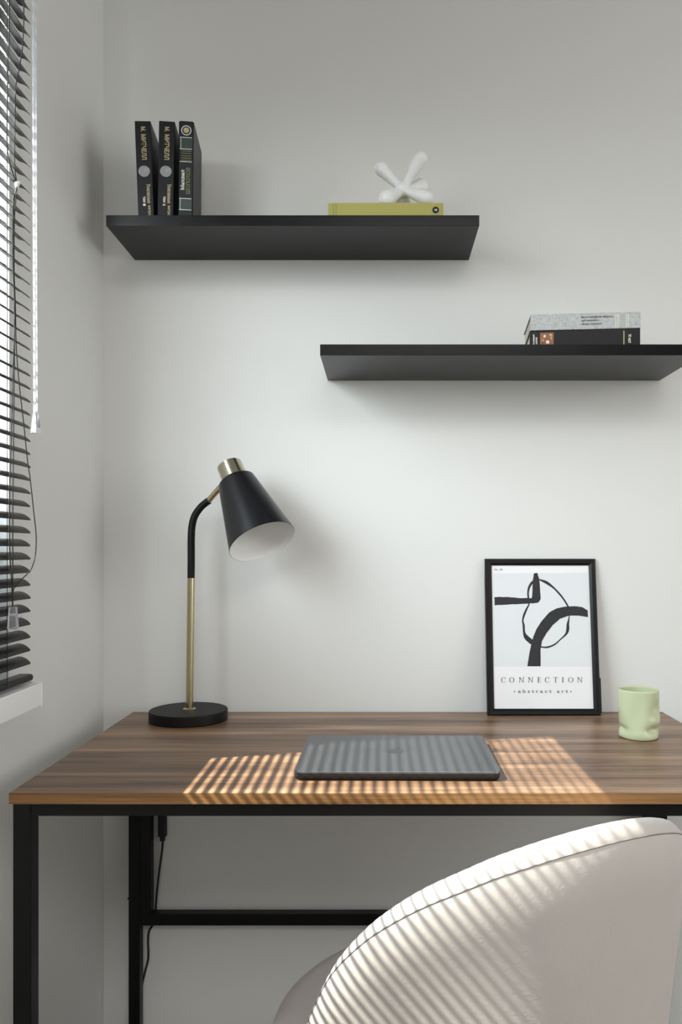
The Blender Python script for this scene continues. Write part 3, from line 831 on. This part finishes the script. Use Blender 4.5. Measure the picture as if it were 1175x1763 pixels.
# ------------------------------------------------------------------ green cup
MX, MY = .5090, 1.5470
cup = empty('cup', (MX, MY, DZ + .0003), 'pale green ceramic cup with a dented wall on the right of the desk', 'cup')
def cup_r(a, z, H=.0945):
    t = z / H
    R = .0375 + .0010 * t
    def g(x, c, s): return math.exp(-((x - c) / s) ** 2)
    def da(c): 
        d_ = (a - c + PI) % (2 * PI) - PI
        return d_
    # angles: 0 = +x, -pi/2 = towards camera, pi = -x
    R += -.0062 * g(t, .20, .065) * g(da(math.radians(185)), 0, .55)       # waist on the left
    R += .0020 * g(t, .55, .20) * g(da(math.radians(190)), 0, .9)
    R += -.0095 * g(t, .20, .075) * g(da(math.radians(-58)), 0, .42)      # dent lower right front
    R += -.0065 * g(t, .66, .15) * g(da(math.radians(-45)), 0, .26)
    R += .0030 * g(t, .38, .10) * g(da(math.radians(-52)), 0, .5)
    R += .0020 * g(t, .12, .09) * g(da(math.radians(-100)), 0, .7)
    R += .0020 * g(t, .50, .30) * g(da(math.radians(-88)), 0, .25)
    R += -.0035 * g(t, .55, .25) * g(da(math.radians(-118)), 0, .3)
    R += -.0045 * g(t, .5, .2) * g(da(math.radians(70)), 0, .6)
    R += .0010 * math.sin(3 * a + 5 * t)
    return R
bm = bmesh.new(); n, m_ = 96, 44; Hc = .0945
rings = []
def ring(f, z): return [bm.verts.new((f(2 * PI * i / n) * math.cos(2 * PI * i / n), f(2 * PI * i / n) * math.sin(2 * PI * i / n), z)) for i in range(n)]
rings.append(ring(lambda a: cup_r(a, 0) - .003, 0.0))
for j in range(m_ + 1):
    z = .0015 + (Hc - .003) * j / m_
    rings.append(ring(lambda a: cup_r(a, z) - (.0008 if j == 0 else 0), z))
rings.append(ring(lambda a: cup_r(a, Hc) - .0008, Hc - .0004)); rings.append(ring(lambda a: cup_r(a, Hc) - .0020, Hc))
rings.append(ring(lambda a: cup_r(a, Hc) - .0034, Hc - .0006))
for j in range(m_, 2, -1):
    z = .0015 + (Hc - .003) * j / m_
    rings.append(ring(lambda a: cup_r(a, z) - .004, z))
for a, b in zip(rings, rings[1:]):
    for i in range(n): bm.faces.new((a[i], a[(i + 1) % n], b[(i + 1) % n], b[i]))
bm.faces.new(rings[0][::-1]); bm.faces.new(rings[-1])
link('cup_body', bm, M_GREEN, cup, smooth=True)

# ------------------------------------------------------------------ upholstered chair
CHX, CHY = .12, 1.10
BACK = math.radians(-62)
chair = empty('tub_chair', (CHX, CHY, 0), 'greige velvet tub chair with a curved back pushed up to the desk', 'chair')
HT = [(0, .819), (13, .813), (26, .796), (35, .7765), (44, .753), (53, .722), (60, .692), (69, .645), (78, .583), (90, .505), (101, .446), (115, .425), (140, .420), (180, .420)]
def hermite(tab, x):
    xs = [t[0] for t in tab]; ys = [t[1] for t in tab]
    i = max(0, min(len(xs) - 2, int(np.searchsorted(xs, x)) - 1))
    def sl(k):
        if k == 0 or k == len(xs) - 1: return 0.0
        return (ys[k + 1] - ys[k - 1]) / (xs[k + 1] - xs[k - 1])
    h = xs[i + 1] - xs[i]; t = (x - xs[i]) / h
    return (2 * t ** 3 - 3 * t * t + 1) * ys[i] + (t ** 3 - 2 * t * t + t) * h * sl(i) + (-2 * t ** 3 + 3 * t * t) * ys[i + 1] + (t ** 3 - t * t) * h * sl(i + 1)
def rim_h(d): return hermite(HT, abs(d))
def r_out(z):
    dz = z - .45
    return .259 + .100 * dz + .06 * dz * dz if dz > 0 else .259 - .55 * (-dz) ** 1.5 - .25 * (-dz)
TKN = .038
bm = bmesh.new(); n = 240; rings = []
NO, NI = 26, 22
seam_pts = {}
for i in range(n):
    d_ = 360 * i / n; dd = d_ if d_ <= 180 else d_ - 360
    th = BACK + math.radians(dd); h = rim_h(dd); prof = []
    zb0 = .345
    ztop = h - .0139
    # the left flank tapers more strongly towards the seat
    gq = max(0.0, min(1.0, (-dd - 8) / 45)) * max(0.0, min(1.0, (118 + dd) / 30))
    gq = gq * gq * (3 - 2 * gq)
    def r_loc(z): return r_out(z) - .17 * gq * max(0.0, ztop - max(z, .44)) * min(1.0, (ztop - .40) / .12)
    for k in range(NO + 1):
        z = zb0 + (ztop - zb0) * k / NO
        sft = max(0.0, (z - (ztop - .06)) / .06)
        prof.append((r_loc(z) - .010 * sft ** 2.2, z))
    # seam groove then roll
    ro = r_out(ztop) - .010; a0 = math.radians(25)
    seam_pts[dd] = (ro - .0002, ztop, th)
    for k in range(1, 13):
        a = a0 + (PI - a0) * k / 12
        prof.append((ro - TKN / 2 * math.cos(a0) + (TKN / 2) * math.cos(a), ztop + .024 * (math.sin(a) - math.sin(a0))))
    ri = ro - TKN / 2 * (1 + math.cos(a0)); ztop -= .024 * math.sin(a0)
    for k in range(1, NI + 1):
        z = ztop - (ztop - .385) * k / NI
        prof.append((min(ri, r_loc(z) - TKN), z))
    rings.append([bm.verts.new((r * math.cos(th), r * math.sin(th), z)) for r, z in prof])
for i in range(n):
    a, b = rings[i], rings[(i + 1) % n]
    for k in range(len(a) - 1): bm.faces.new((a[k], a[k + 1], b[k + 1], b[k]))
bm.faces.new([r[0] for r in rings][::-1]); bm.faces.new([r[-1] for r in rings])
link('backrest', bm, M_VELVET, chair, smooth='all')
ks = sorted(k for k in seam_pts if abs(k) <= 104)
bm = bmesh.new(); tube(bm, [(seam_pts[k][0] * math.cos(seam_pts[k][2]), seam_pts[k][0] * math.sin(seam_pts[k][2]), seam_pts[k][1]) for k in ks], .0009, 6)
link('seam', bm, M_SEAM, chair, smooth='all')['label'] = 'thin dark stitched seam below the rim'
# seat cushion
bm = bmesh.new(); n = 160; rings = []
def seat_r(dd):
    t = min(1, max(0, (abs(dd) - 92) / 26)); t = t * t * (3 - 2 * t)
    return .203 + (.272 - .203) * t
for off, z in ((.06, .4225), (.010, .4235), (.003, .427), (0, .438), (.0, .446), (.004, .457), (.012, .4645), (.03, .4695), (.07, .4725), (.13, .474)):
    rings.append([bm.verts.new(((seat_r((360 * i / n + 180) % 360 - 180) - off) * math.cos(BACK + 2 * PI * i / n), (seat_r((360 * i / n + 180) % 360 - 180) - off) * math.sin(BACK + 2 * PI * i / n), z)) for i in range(n)])
for a, b in zip(rings, rings[1:]):
    for i in range(n): bm.faces.new((a[i], a[(i + 1) % n], b[(i + 1) % n], b[i]))
bm.faces.new(rings[0][::-1]); bm.faces.new(rings[-1])
link('seat_cushion', bm, M_VELVET, chair, smooth='all')
for a in (45, 135, 225, 315):
    th = BACK + math.radians(a)
    bm = bmesh.new()
    tube(bm, [(.15 * math.cos(th), .15 * math.sin(th), .350), (.23 * math.cos(th), .23 * math.sin(th), .001)], [.014, .009], 16)
    link('leg', bm, M_STEEL, chair, smooth=True)
